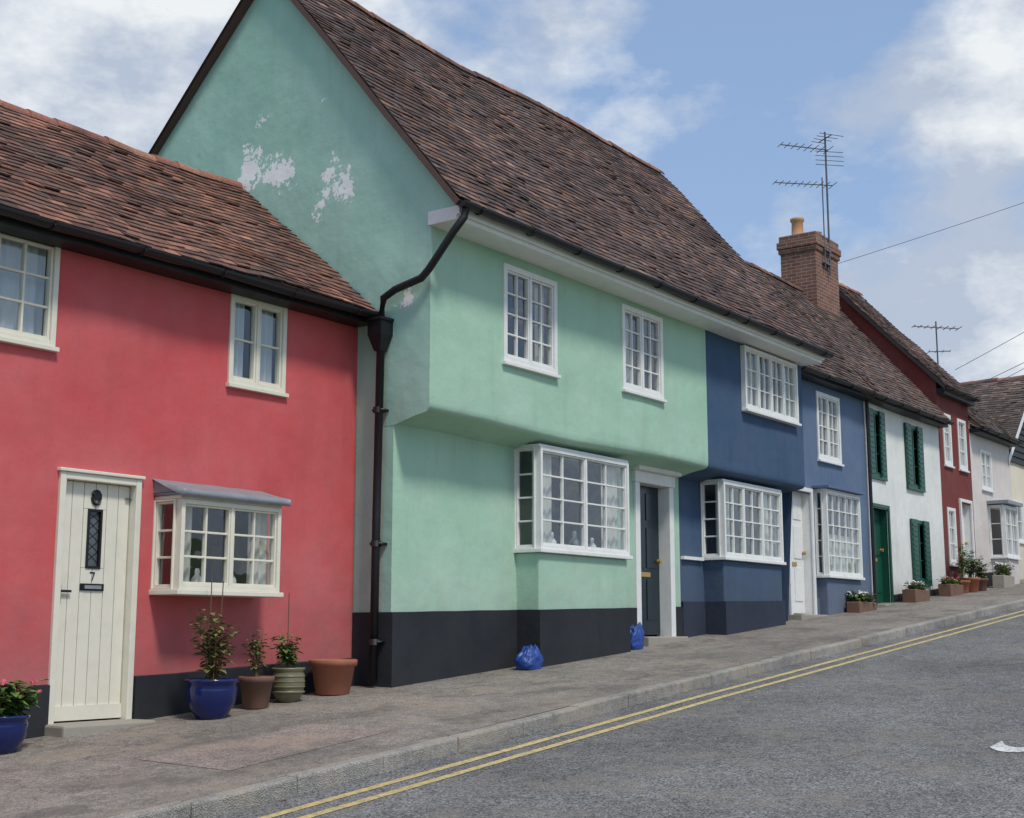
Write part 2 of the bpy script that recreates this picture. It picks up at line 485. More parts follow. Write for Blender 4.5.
def bay(par, name, s0, s1, nf, nw, zs, zt, cols, rows, fmat, cas, wallmat=None, zg=None, retcols=1, curtain=None, ornaments=()):
    """box bay: left & right returns, front window"""
    W = s1 - s0; H = zt - zs; D = nw - nf; dp = .052
    window(par, name + '_front', facade(s0, nf, zs), W, H, cols, rows, fmat, cas, fw=.042, sill=False, interior=False, curtain=curtain, dep=dp)
    window(par, name + '_left', lside(s0, nw, zs), D - dp - .002, H, retcols, rows, fmat, 1, fw=.018, sill=False, interior=False, dep=dp)
    window(par, name + '_right', rside(s1, nf + dp + .002, zs), D - dp - .002, H, retcols, rows, fmat, 1, fw=.018, sill=False, interior=False, dep=dp)
    mb = MB()
    mb.box(s0-.035, s1+.035, nf-.045, nw+.05, zs-.045, zs-.001)        # sill board
    mb.box(s0-.01, s1+.01, nf-.01, nw+.05, zt+.001, zt+.035)          # head board
    mb.build(name + '_sill_and_head', fmat, par, bevel=.006)
    if wallmat:
        wb = MB(); wb.box(s0+.01, s1-.01, nf+.015, nw+.05, zg-.3, zs-.046)
        wb.build(name + '_base', wallmat, par, bevel=.02)
    rb = MB(); a0, a1 = s0+.02, s1-.02; d = nw + .9
    e0, e1 = s0-.3, s1+.3
    rb.quad([(a0, nw+.02, zs), (a0, nw+.02, zt), (e0, d, zt), (e0, d, zs-.4)])
    rb.quad([(a1, nw+.02, zs), (a1, nw+.02, zt), (e1, d, zt), (e1, d, zs-.4)])
    rb.quad([(e0, d, zs-.4), (e1, d, zs-.4), (e1, d, zt), (e0, d, zt)])
    rb.quad([(e0, nw+.02, zt-.002), (e1, nw+.02, zt-.002), (e1, d, zt-.002), (e0, d, zt-.002)])
    rb.quad([(a0, nw+.02, zs), (a1, nw+.02, zs), (e1, d, zs-.4), (e0, d, zs-.4)])
    rb.build(name + '_room', INTERIOR, par)
    for (u, h, m) in ornaments:
        ob = MB(); c = (s0 + u*W, nf + .17, zs + .002)
        ob.revolve(c, [(0, 0), (h*.2, 0), (h*.3, h*.25), (h*.26, h*.5), (h*.1, h*.72), (h*.13, h*.85), (h*.08, h), (0, h)], 12)
        ob.build(name + '_ornament', m, par, smooth=True)

PAL_BROWN = [lin(112, 90, 84), lin(124, 96, 86), lin(100, 84, 82), lin(134, 104, 90), lin(94, 80, 80), lin(116, 92, 84), lin(108, 92, 90)]
PAL_RED = [lin(138, 100, 86), lin(148, 104, 88), lin(122, 90, 80), lin(154, 110, 92), lin(108, 84, 76), lin(130, 96, 86)]
PAL_REDW = [lin(160, 108, 92), lin(144, 94, 82), lin(172, 126, 106)]
PAL_GREY = [lin(104, 92, 86), lin(116, 100, 92), lin(92, 84, 80), lin(126, 106, 94)]
def roof_slope(par, name, O, A, T, L, D, pal, sd=0., sag=.05, tw=.165, g=.105):
    """O eave start, A unit along eave, T unit up slope"""
    O = Vector(O); A = Vector(A).normalized(); T = Vector(T).normalized()
    Nn = A.cross(T)
    if Nn.z < 0: Nn = -Nn
    def sg(a, d):
        return -sag * math.sin(math.pi * min(1, max(0, a / L))) * (.25 + .75*d/D) + .050 * noise.noise(Vector((a*.45, d*.55, sd))) + .022*noise.noise(Vector((a*1.4, d*1.4, sd+3)))
    def pt(a, d, h):
        p = O + A*a + T*d + Nn*h; p.z += sg(a, d); return p
    mb = MB(); cols = []
    rows = int(D / g) + 1
    for i in range(rows):
        d0 = i*g; nt_ = int(L/tw) + 1; off = (i % 2) * tw * .5
        rowj = (R()-.5)*.008
        for k in range(-1, nt_ + 1):
            a0 = k*tw + off + (R()-.5)*.010; a1 = a0 + tw - .004
            a0 = max(0, a0); a1 = min(L, a1)
            if a1 - a0 < .03: continue
            j = (R()-.5)*.016 + rowj; lf = .022 + R()*.008 + (.012 if R() < .05 else 0); tl = (R()-.5)*.007
            if R() < .012: j -= .03
            d1 = min(d0 + g*1.35, D)
            dd = max(-.02, d0 + j)
            b = len(mb.v)
            for q in (pt(a0, dd, lf+tl), pt(a1, dd, lf-tl), pt(a1, d1, .008), pt(a0, d1, .008), pt(a0, dd, lf+tl-.014), pt(a1, dd, lf-tl-.014)):
                mb.v.append(tuple(q))
            for f in ((b, b+1, b+2, b+3), (b+4, b+5, b+1, b), (b+4, b, b+3), (b+5, b+2, b+1)):
                mb.f.append(f); mb.m.append(0)
            c = random.choice(pal); kk = (.70 + R()*.55) * (1.0 + .45*noise.noise(Vector((a0*.7, d0*.9, sd+9))))
            if R() < .03: kk *= 1.35
            if R() < .08: kk *= .6
            cols += [c[0]*kk, c[1]*kk, c[2]*kk, 1.] * 6
    mb.build(name, TILES, par, cols=cols)
    ub = MB(); a_ = fr(0, L, .4); d_ = fr(0, D, .4)
    for a in a_:
        for d in d_: ub.v.append(tuple(pt(a, d, -.004)))
    n0 = len(ub.v)
    for a in a_:
        for d in d_: ub.v.append(tuple(pt(a, d, -.07)))
    w = len(d_)
    for i in range(len(a_)-1):
        for j in range(w-1):
            ub.f.append((i*w+j, (i+1)*w+j, (i+1)*w+j+1, i*w+j+1)); ub.f.append((n0+i*w+j, n0+(i+1)*w+j, n0+(i+1)*w+j+1, n0+i*w+j+1))
            ub.m += [0, 0]
    for i in range(len(a_)-1):
        ub.f.append((i*w, (i+1)*w, n0+(i+1)*w, n0+i*w)); ub.m.append(0)
    for j in range(w-1):
        ub.f.append((j, j+1, n0+j+1, n0+j)); e = (len(a_)-1)*w
        ub.f.append((e+j, e+j+1, n0+e+j+1, n0+e+j)); ub.m += [0, 0]
    ub.build(name + '_battens', BACKROOF, par)
    return pt
def ridge_tiles(par, name, pt, L, D, pal, r=.10, a_start=0):
    mb = MB(); cols = []; a = a_start
    while a < L - .05:
        b = min(a + .32, L); p0 = pt(a, D, 0); p1 = pt(b, D, 0); s = 10; base = len(mb.v)
        jz = (R()-.5)*.018
        ax = (p1 - p0).normalized(); side = ax.cross(Vector((0, 0, 1))).normalized()
        for (p, rr) in ((p0, r), (p1, r*.93)):
            for k in range(s+1):
                t = math.pi * k / s
                q = p + side*math.cos(t)*rr + Vector((0, 0, math.sin(t)*rr - .045 + jz)); mb.v.append(tuple(q))
        for k in range(s): mb.f.append((base+k, base+k+1, base+s+2+k, base+s+1+k)); mb.m.append(0)
        mb.f.append(tuple(range(base, base+s+1))); mb.m.append(0)
        c = random.choice(pal); kk = .8 + R()*.5
        cols += [c[0]*kk, c[1]*kk, c[2]*kk, 1.]*(2*s+2)
        a = b
    mb.build(name, TILES, par, cols=cols)
def back_slope(par, name, s0, s1, n0, z0, n1, z1):
    mb = MB(); k = -.06
    mb.quad([(s0, n0, z0+k), (s1, n0, z0+k), (s1, n1, z1+k), (s0, n1, z1+k)])
    mb.quad([(s0, n0, z0+k-.07), (s1, n0, z0+k-.07), (s1, n1, z1+k-.07), (s0, n1, z1+k-.07)])
    mb.build(name, BACKROOF, par)
def gable_roof(par, s0, s1, ne, ze, nr, zr, nb, zb, pal, ridgepal, sd, sag=.05):
    D = math.hypot(nr-ne, zr-ze)
    pt = roof_slope(par, 'roof_tiles', (s0, ne, ze), (1, 0, 0), (0, nr-ne, zr-ze), s1-s0, D, pal, sd, sag)
    back_slope(par, 'rear_roof', s0, s1, nr, zr-.03-sag*.5, nb, zb)
    ridge_tiles(par, 'ridge_tiles', pt, s1-s0, D, ridgepal)
    return pt
def gutter(par, name, s0, s1, n, z, r=.055, mat=None):
    mb = MB(); K = 8; xs = fr(s0, s1, .6)
    for s in xs:
        dz = .016*noise.noise(Vector((s*.7, z, 3)))
        for (rr) in (r, r-.008):
            for k in range(K+1):
                t = math.pi + math.pi*k/K
                mb.v.append((s, n + rr*math.cos(t), z + dz + rr*math.sin(t)))
    w = 2*(K+1)
    for i in range(len(xs)-1):
        for k in range(K):
            mb.f.append((i*w+k, i*w+k+1, (i+1)*w+k+1, (i+1)*w+k)); mb.m.append(0)
            mb.f.append((i*w+K+1+k, i*w+K+2+k, (i+1)*w+K+2+k, (i+1)*w+K+1+k)); mb.m.append(0)
    for e in (0, (len(xs)-1)*w): mb.f.append(tuple(e+k for k in range(K+1))); mb.m.append(0)
    for s in fr(s0+.3, s1-.3, .9):
        mb.tube([(s, n+r*math.cos(math.pi+math.pi*k/6)*1.15, z+r*math.sin(math.pi+math.pi*k/6)*1.15) for k in range(7)], .008, 5)
    mb.build(name, mat or BLACK, par, smooth=False)

# =================================================================== PINK HOUSE
ph = empty('pink_cottage')
nP = 9.72
pw1 = (5.62, 6.82, 2.38, 3.30); pw2 = (8.77, 9.53, 2.37, 3.27); pd = (6.94, 7.79, -.73, 1.34)
pbay = (7.97, 9.19, .37, 1.17)
pw3 = (2.2, 3.3, 2.38, 3.28); pw4 = (2.2, 3.5, .2, 1.2)
def sh(w, e=.012): return (w[0]+e, w[1]-e, w[2]+e, w[3]-e)
wall_front(ph, 'front_wall', -3, 10.61, nP, -1.9, 3.5, [sh(pw1), sh(pw2), (pd[0]+.01, pd[1]-.01, -1.2, pd[3]-.01), (pbay[0]+.03, pbay[1]-.03, pbay[2]+.01, pbay[3]-.01), sh(pw3), sh(pw4)], PINK, 1., 1.3)
mb = MB()
for i, (a, b) in enumerate(((-3, 6.93), (7.80, 10.60))):
    for s0, s1 in zip(fr(a, b, .5)[:-1], fr(a, b, .5)[1:]):
        tz = lambda s: -.384 + .043*(s-7.9) + .012*noise.noise(Vector((s*1.5, 0, 0)))
        t0, t1 = tz(s0), tz(s1); n0 = nP-.05
        mb.quad([(s0, n0, -2), (s1, n0, -2), (s1, n0, t1), (s0, n0, t0)]); mb.quad([(s0, n0, t0), (s1, n0, t1), (s1, nP+.05, t1+.01), (s0, nP+.05, t0+.01)])
    for s in (a, b): mb.quad([(s, nP-.05, -2), (s, nP+.04, -2), (s, nP+.04, tz(s)), (s, nP-.05, tz(s))])
mb.build('plinth', PLINTH, ph)
for w, c, r, k, cur, nm in ((pw1, 4, 3, 2, 'full', 'window_a'), (pw2, 2, 2, 2, 'wide', 'window_b'), (pw3, 4, 3, 2, 'sides', 'window_c'), (pw4, 4, 3, 2, 'half', 'window_d')):
    window(ph, nm, facade(w[0], nP, w[2]), w[1]-w[0], w[3]-w[2], c, r, CREAM, k, curtain=cur, cmat=NET)
bay(ph, 'bay_window', pbay[0], pbay[1], 9.38, nP, pbay[2], pbay[3], 4, 3, CREAM, 2, curtain='sides', ornaments=((.3, .2, WHITE), (.62, .24, WHITE), (.82, .16, LEAD)))
# lead canopy: sloping sheet with rolled, slightly wavy front lip
mb = MB(); xs = fr(7.92, 9.25, .06); prof = [(nP+.02, 1.37), (9.5, 1.30), (9.33, 1.262), (9.305, 1.25), (9.30, 1.20), (9.33, 1.19)]
for x in xs:
    k = .012*abs(math.sin(x*14))
    for i, (n_, z_) in enumerate(prof): mb.v.append((x, n_ - (k if i > 2 else 0), z_ + (.006*noise.noise(Vector((x*4, i, 0))))))
w = len(prof)
for i in range(len(xs)-1):
    for j in range(w-1): mb.f.append((i*w+j, (i+1)*w+j, (i+1)*w+j+1, i*w+j+1)); mb.m.append(0)
for e in (0, (len(xs)-1)*w):
    mb.f.append(tuple(e+j for j in range(w)) ); mb.m.append(0)
mb.box(7.94, 9.23, 9.34, nP+.02, 1.208, 1.235)
for e in (7.94, 9.225): mb.quad([(e, 9.34, 1.23), (e, nP+.02, 1.23), (e, nP+.02, 1.36), (e, 9.34, 1.255)])
mb.build('bay_canopy', LEAD, ph, smooth=True)
# door
Fd = facade(pd[0], nP, pd[2]); W, H = pd[1]-pd[0], pd[3]-pd[2]
mb = MB()
mb.box(0, .06, -.02, H, -.16, .03, 0, Fd); mb.box(W-.06, W, -.02, H, -.16, .03, 0, Fd); mb.box(.06, W-.06, H-.06, H, -.16, .028, 0, Fd)
mb.box(-.02, W+.02, H+.001, H+.03, -.02, .05, 0, Fd)
mb.build('door_frame', CREAM, ph, bevel=.006)
mb = MB(); x = .065; pwid = (W-.13)/6
for i in range(6):
    a, b = x + i*pwid + .003, x + (i+1)*pwid - .003
    if i in (2, 3):
        aa, bb = (a, W/2-.075) if i == 2 else (W/2+.075, b)
        mb.box(a, b, .0, 1.27, -.10, -.055, 0, Fd); mb.box(a, b, 1.78, H-.065, -.10, -.055, 0, Fd); mb.box(aa, bb, 1.272, 1.778, -.10, -.055, 0, Fd)
    else: mb.box(a, b, .0, H-.065, -.10, -.055, 0, Fd)
mb.build('door_planks', CREAM, ph, bevel=.004)
mb = MB(); mb.box(.064, W-.064, .0, 1.25, -.12, -.101, 0, Fd); mb.box(.064, W-.064, 1.80, H-.07, -.12, -.101, 0, Fd); mb.box(.062, W-.062, .0, .12, -.054, -.04, 0, Fd); mb.build('door_backing', CREAM, ph)
mb = MB()
for (a, b, c, d) in ((-.075, -.055, 1.27, 1.78), (.055, .075, 1.27, 1.78), (-.055, .055, 1.27, 1.29), (-.055, .055, 1.76, 1.78)): mb.box(W/2+a, W/2+b, c, d, -.09, -.045, 0, Fd)
mb.box(W/2-.12, W/2+.12, 1.08, 1.14, -.055, -.044, 0, Fd)
mb.box(.09, .11, .96, 1.12, -.055, -.04, 0, Fd); mb.box(.09, .20, 1.06, 1.08, -.035, -.02, 0, Fd); mb.box(.094, .106, 1.065, 1.078, -.042, -.03, 0, Fd)
mb.build('door_ironwork', BLACK, ph)
mb = MB(); mb.box(W/2-.055, W/2+.055, 1.29, 1.76, -.082, -.076, 0, Fd); mb.build('door_light', paint('leaded_glass', lin(90, 96, 100), .15, .8), ph)
mb = MB()
for k in range(5):
    for sg_ in (-1, 1):
        y0 = 1.32 + k*.09
        mb.quad([Fd(W/2-.055*sg_, y0, -.073), Fd(W/2-.055*sg_, y0+.008, -.073), Fd(W/2+.055*sg_, y0+.098 if y0 < 1.65 else 1.758, -.073), Fd(W/2+.055*sg_, y0+.09 if y0 < 1.65 else 1.75, -.073)])
mb.box(W/2-.11, W/2+.11, 1.09, 1.13, -.043, -.038, 0, Fd)
mb.build('door_leading', BLACK, ph)
mb = MB(); mb.box(W/2-.085, W/2+.085, 1.095, 1.125, -.037, -.032, 0, Fd); mb.build('letter_plate', LEAD, ph)
mb = MB(); c = Fd(W/2, 1.88, -.045)
mb.tube([(c[0]+.045*math.cos(t*.5236), c[1], c[2]+.06*math.sin(t*.5236)) for t in range(13)], .012, 6); mb.box(W/2-.035, W/2+.035, 1.86, 1.93, -.056, -.035, 0, Fd)
mb.build('door_knocker', BLACK, ph)
mb = MB(); mb.box(W/2-.025, W/2+.025, 1.228, 1.24, -.055, -.050, 0, Fd); mb.quad([Fd(W/2+.025, 1.228, -.05), Fd(W/2+.012, 1.228, -.05), Fd(W/2-.010, 1.165, -.05), Fd(W/2+.002, 1.165, -.05)]); mb.build('door_number', BLACK, ph)
mb = MB(); mb.box(6.90, 7.84, 9.42, nP+.16, P(6.9)-.2, -.745); mb.build('door_step', STONE, ph, bevel=.02)
pt = gable_roof(ph, -3.2, 10.60, 9.38, 3.36, 11.64, 5.22, 14.0, 3.3, PAL_RED, PAL_REDW, 1., .07)
mb = MB(); mb.box(-3.1, 10.58, 9.47, nP+.05, 3.25, 3.32); mb.build('eaves_board', BLACK, ph)
gutter(ph, 'gutter', -3.1, 10.5, 9.37, 3.335)
mb = MB()
mb.quad([(-3, nP, -2), (-3, 13.8, -2), (-3, 13.8, 3.3), (-3, 11.64, 5.15), (-3, nP, 3.5)]); mb.quad([(-3, 13.8, -2), (10.6, 13.8, -2), (10.6, 13.8, 3.3), (-3, 13.8, 3.3)])
mb.build('rear_walls', PINK, ph)

# =================================================================== GREEN HOUSE
gh = empty('green_jettied_house')
S0, SM, S1 = 10.62, 16.75, 20.02; nU, nG = 8.72, 9.2
COVE = [(2.42, 0.), (2.34, .001), (2.285, .006), (2.25, .026), (2.236, .075), (2.22, .17), (2.20, .28), (2.17, .38), (2.14, .49)]
ZC = COVE[0][0]
def cove(par, s0, s1, mat, sd, shift=lambda s: 0.):
    mb = MB(); xs = fr(s0, s1, .2)
    for s in xs:
        for i, (z, o) in enumerate(COVE):
            fd = max(0, min(1, (s - s0)/.3, (s1 - s)/.3))
            k = max(0, 1 - i/5)
            mb.v.append((s, nU + o + wob(s, ZC, sd)*fd*k, z + (shift(s) if i > 0 else 0) * min(1, i/3)))
    w = len(COVE)
    for i in range(len(xs)-1):
        for j in range(w-1): mb.f.append((i*w+j, (i+1)*w+j, (i+1)*w+j+1, i*w+j+1)); mb.m.append(0)
    mb.build('jetty_cove', mat, par, smooth=True)
gw1 = (11.90, 12.97, 2.98, 4.11); gw2 = (14.46, 15.50, 3.04, 4.15)
wall_front(gh, 'upper_wall', S0, SM, nU, ZC, 4.40, [sh(gw1), sh(gw2)], GREEN, 21.)
cove(gh, S0, SM, GREEN, 21., lambda s: .02*math.sin(s*1.3))
gb = (12.80, 14.78, .95, 2.13)
wall_front(gh, 'ground_wall', S0, SM, nG, -1.2, 2.17, [(gb[0]+.03, gb[1]-.03, gb[2]+.01, gb[3]-.01), (15.58, 16.47, -.6, 2.03)], GREEN, 22., 1.2)
window(gh, 'window_a', facade(gw1[0], nU, gw1[2]), 1.07, 1.13, 4, 4, WHITE, 2, fw=.065, curtain='sides')
window(gh, 'window_b', facade(gw2[0], nU, gw2[2]), 1.04, 1.11, 4, 4, WHITE, 2, fw=.065, curtain='left')
bay(gh, 'bay_window', gb[0], gb[1], 8.85, nG, gb[2], gb[3], 4, 4, WHITE, 2, GREEN, P(13), curtain='sides', ornaments=((.25, .22, WHITE), (.5, .26, LEAD), (.7, .2, WHITE)))
nR, zR, nE, zE = 11.29, 8.02, 8.25, 4.39
def gtop(n):
    return (zE + (n-nE)*(zR-zE)/(nR-nE) if n < nR else zR - (n-nR)*1.008) - .06
def gbot(n):
    if n >= nG: return -1.4
    o = n - nU
    for (z0, o0), (z1, o1) in zip(COVE, COVE[1:]):
        if o <= o1: return z0 + (z1-z0)*(o-o0)/(o1-o0)
    return 2.14
wall_side(gh, 'gable_wall_upper', S0, nU, 14.8, lambda n: 2.14 if n >= nG-.001 else gbot(n), gtop, GREENG, 31., 1.2, extra=(nR, nU+.006, nU+.026, nU+.075, nU+.17, nG))
wall_side(gh, 'gable_wall_lower', S0, nG, 14.8, lambda n: -1.4, lambda n: 2.141, GREENG, 31., 0.)
mb = MB(); zq = lambda n: gtop(n) - .02
mb.quad([(S0-.004, nU+.002, 4.376), (S0-.004, 8.30, 4.376), (S0-.004, 8.30, zq(8.30)+.03), (S0-.004, nU+.002, zq(nU)+.02)])
mb.build('gable_wall_eaves_return', GREENG, gh)
mb = MB()   # plinths, front left part, return, bay
def slab(mb, pts_bottom, topf):
    for (a, b) in zip(pts_bottom, pts_bottom[1:]):
        K = max(1, int(math.hypot(b[0]-a[0], b[1]-a[1])/.35))
        for i in range(K):
            p = (a[0]+(b[0]-a[0])*i/K, a[1]+(b[1]-a[1])*i/K); q = (a[0]+(b[0]-a[0])*(i+1)/K, a[1]+(b[1]-a[1])*(i+1)/K)
            tp = topf(p[0]) + .008*noise.noise(Vector((p[0]*2.3, p[1], 4))); tq = topf(q[0]) + .008*noise.noise(Vector((q[0]*2.3, q[1], 4)))
            mb.quad([(p[0], p[1], -1.4), (q[0], q[1], -1.4), (q[0], q[1], tq), (p[0], p[1], tp)])
            mb.quad([(p[0], p[1], tp), (q[0], q[1], tq), (q[0]+.02, q[1]+.06, tq+.004), (p[0]+.02, p[1]+.06, tp+.004)])
gt = lambda s: .20 + .024*(s-10.62)
slab(mb, [(S0-.015, 9.8), (S0-.015, nG-.035), (gb[0]-.008, nG-.035), (gb[0]-.008, 8.85-.006), (gb[1]+.008, 8.85-.006), (gb[1]+.008, nG-.035), (15.5, nG-.035)], gt)
slab(mb, [(16.54, nG-.035), (SM-.004, nG-.035)], gt)
mb.build('plinth', PLINTH, gh)
# doorcase
def doorcase(par, s0, s1, n, z0, z1, fmat, dmat, panels=True, hood=True, glazed=False):
    W, H = s1-s0, z1-z0; F = facade(s0, n, z0); mb = MB(); pw = .12 if hood else .07
    mb.box(0, pw, -.15, H-.22 if hood else H, -.2, .04, 0, F); mb.box(W-pw, W, -.15, H-.22 if hood else H, -.2, .04, 0, F)
    if hood:
        mb.box(-.02, W+.02, H-.219, H-.06, -.2, .055, 0, F); mb.box(-.06, W+.06, H-.059, H, -.1, .14, 0, F)
        top = H-.222
    else:
        mb.box(pw+.001, W-pw-.001, H-pw, H, -.2, .038, 0, F); top = H-pw-.002
    mb.build('door_frame', fmat, par, bevel=.008)
    db = MB(); a, b = pw+.004, W-pw-.004; db.box(a, b, .0, top, -.19, -.14, 0, F)
    wd = b-a
    if panels:
        for (x0, x1) in ((a+.09, a+wd/2-.04), (a+wd/2+.04, b-.09)):
            for (y0, y1) in ((.2, .75), (.9, 1.45), (1.55, top-.1)): db.box(x0, x1, y0, y1, -.139, -.128, 0, F)
    else:
        for i in range(6): db.box(a+wd*i/6+.004, a+wd*(i+1)/6-.004, .02, top-.01, -.139, -.128, 0, F)
    db.build('door_leaf', dmat, par, bevel=.004)
    kb = MB(); kb.box(W/2-.12, W/2+.12, .78, .84, -.138, -.124, 0, F); c = F(b-.06, 1.0, -.12)
    kb.tube([(c[0], c[1]+.01, c[2]), (c[0], c[1]-.04, c[2])], .03, 10); kb.build('door_furniture', BRASS, par)
    sb = MB(); sb.box(s0-.02, s1+.02, n-.22, n+.1, z0-.4, z0-.02); sb.build('door_step', STONE, par, bevel=.015)
doorcase(gh, 15.5, 16.54, nG, -.04, 2.20, WHITE, TEAL)
pt = gable_roof(gh, 10.50, SM, nE, zE, nR, zR, 14.9, 4.35, PAL_BROWN, PAL_RED, 5., .05)
mb = MB(); mb.box(10.60, SM-.002, 8.36, nU+.03, 4.225, 4.375); mb.box(10.585, SM-.001, 8.315, 8.358, 4.275, 4.38)
mb.build('eaves_cornice', WHITE, gh, bevel=.006)
gutter(gh, 'gutter', 10.52, SM, 8.235, 4.375, .062)
mb = MB()   # verge mortar
for (a, b) in (((nE+.02, zE), (nR, zR)), ((nR, zR), (14.9, 4.35))):
    mb.quad([(10.575, a[0], a[1]-.095), (10.575, b[0], b[1]-.095), (10.575, b[0], b[1]-.02), (10.575, a[0], a[1]-.02)])
    mb.quad([(10.575, a[0], a[1]-.095), (10.575, b[0], b[1]-.095), (10.64, b[0], b[1]-.095), (10.64, a[0], a[1]-.095)])
mb.build('verge', paint('verge_mortar', lin(128, 124, 116), .9, .6), gh)
mb = MB(); mb.quad([(S0, 14.8, -2), (SM, 14.8, -2), (SM, 14.8, 4.4), (S0, 14.8, 4.4)]); mb.build('rear_wall', GREEN, gh)
# rainwater pipe
mb = MB()
mb.tube([(10.62, 8.25, 4.33), (10.58, 8.25, 4.22), (10.54, 8.35, 4.08), (10.52, 8.66, 3.72), (10.52, 8.76, 3.64), (10.52, 9.12, 3.57), (10.52, 9.28, 3.50), (10.52, 9.31, 3.30)], .042, 10)
mb.tube([(10.52, 9.31, 2.95), (10.52, 9.33, 1.2), (10.53, 9.35, -.52)], .045, 10)
for z in (2.3, .9, -.1): mb.tube([(10.52, 9.33, z-.03), (10.52, 9.33, z+.03)], .056, 10); mb.box(10.5, 10.62, 9.26, 9.40, z-.012, z+.012)
mb.build('rainwater_pipe', BLACK, gh, smooth=True)
mb = MB(); b = 0
q0 = [(10.42, 9.22), (10.61, 9.22), (10.61, 9.41), (10.42, 9.41)]; q1 = [(10.47, 9.27), (10.57, 9.27), (10.57, 9.36), (10.47, 9.36)]
top = [(x, y, 3.25) for x, y in q0]; mid = [(x, y, 3.10) for x, y in q0]; bt = [(x, y, 2.93) for x, y in q1]
for A_, B_ in ((top, mid), (mid, bt)):
    for i in range(4): j = (i+1) % 4; mb.quad([A_[i], A_[j], B_[j], B_[i]])
mb.quad([(x, y, 3.2) for x, y in q0]); mb.box(10.405, 10.615, 9.205, 9.425, 3.2505, 3.28)
mb.build('hopper_head', BLACK, gh)

# =================================================================== DARK BLUE HOUSE
bh = empty('dark_blue_jettied_house')
bw = (17.85, 19.72, 3.24, 4.19)
wall_front(bh, 'upper_wall', SM, S1, nU, ZC, 4.40, [sh(bw)], BLUE, 41.)
cove(bh, SM, S1, BLUE, 41.)
bb_ = (17.42, 19.38, 1.06, 2.14)
wall_front(bh, 'ground_wall', SM, S1, nG, -1.2, 2.17, [(bb_[0]+.03, bb_[1]-.03, bb_[2]+.01, bb_[3]-.01)], BLUE, 42.)
window(bh, 'window_a', facade(bw[0], nU-.05, bw[2]), bw[1]-bw[0], bw[3]-bw[2], 8, 3, WHITE, 4, curtain='sides', fw=.05)
bay(bh, 'bay_window', bb_[0], bb_[1], 8.85, nG, bb_[2], bb_[3], 6, 4, WHITE, 3, BLUE, P(17.5), curtain='sides')
mb = MB(); bt_ = lambda s: .43 + .02*(s-17.4)
slab(mb, [(SM+.004, nG-.035), (bb_[0]-.012, nG-.035), (bb_[0]-.012, 8.85-.012), (bb_[1]+.012, 8.85-.012), (bb_[1]+.012, nG-.035), (S1, nG-.035)], bt_)
mb.build('plinth', plaster('navy_plinth_paint', lin(42, 54, 74), splash=.3), bh)
mb = MB(); mb.box(SM+.02, bb_[0]-.06, nG-.06, nG+.02, 1.005, 1.05); mb.build('dado_rail', WHITE, bh)
gable_roof(bh, SM, 20.12, nE, zE, nR, zR, 14.9, 4.35, PAL_BROWN, PAL_RED, 5.9, .0)
mb = MB(); mb.box(SM+.002, S1+.01, 8.36, nU+.03, 4.225, 4.375); mb.box(SM+.001, S1+.02, 8.315, 8.358, 4.275, 4.38)
mb.build('eaves_cornice', WHITE, bh, bevel=.006)
gutter(bh, 'gutter', SM, 20.1, 8.235, 4.375, .062)
wall_side(bh, 'gable_wall', S1, nU, 14.8, lambda n: gbot(n), gtop, BLUE, 33., .5, extra=(nR, nG))
mb = MB(); mb.quad([(SM, 14.8, -2), (S1, 14.8, -2), (S1, 14.8, 4.4), (SM, 14.8, 4.4)]); mb.build('rear_wall', BLUE, bh)

# =================================================================== LIGHT BLUE + WHITE COTTAGES
lb = empty('light_blue_cottage'); nL = 9.2; SW = 23.9; SG = 28.1
lw = (21.70, 22.72, 2.93, 4.12); lbay = (21.48, 22.98, .94, 2.36)
wall_front(lb, 'front_wall', S1+.005, SW, nL, -1, 4.45, [sh(lw), (lbay[0]+.03, lbay[1]-.03, lbay[2]+.01, lbay[3]-.01), (20.42, 21.28, -.5, 2.28)], LBLUE, 51.)
window(lb, 'window_a', facade(lw[0], nL, lw[2]), lw[1]-lw[0], lw[3]-lw[2], 4, 4, WHITE, 2, fw=.07, curtain='sides')
bay(lb, 'bay_window', lbay[0], lbay[1], 9.0, nL, lbay[2], lbay[3], 5, 5, WHITE, 1, LBLUE, P(22), curtain='half')
doorcase(lb, 20.34, 21.36, nL, .30, 2.38, WHITE, WHITE, True, False)
mb = MB(); mb.box(21.4, 23.06, 8.90, nL+.02, 2.40, 2.44); mb.build('bay_canopy', LBLUE, lb)
mb = MB()
slab(mb, [(21.37, nL-.03), (SW-.004, nL-.03)], lambda s: .55+.03*(s-21)); mb.build('plinth', LBLUE, lb)
gable_roof(lb, 20.14, SW, 8.93, 4.34, 11.3, 7.14, 13.7, 4.3, PAL_BROWN + PAL_GREY, PAL_RED, 7.7, .02)
mb = MB(); mb.box(S1+.03, SW-.002, 8.98, nL+.03, 4.24, 4.32); mb.build('eaves_board', BLACK, lb)
gutter(lb, 'gutter', 20.2, SW, 8.9, 4.33)
wh = empty('white_cottage')
w1 = (24.02, 24.84, 2.86, 4.14); w2 = (26.02, 26.95, 2.82, 4.10); w3 = (26.1, 27.08, .95, 2.2)
wall_front(wh, 'front_wall', SW+.003, SG-.003, nL, -1, 4.45, [sh(w1), sh(w2), sh(w3), (24.1, 24.86, 0, 2.28)], WHITEW, 61.)
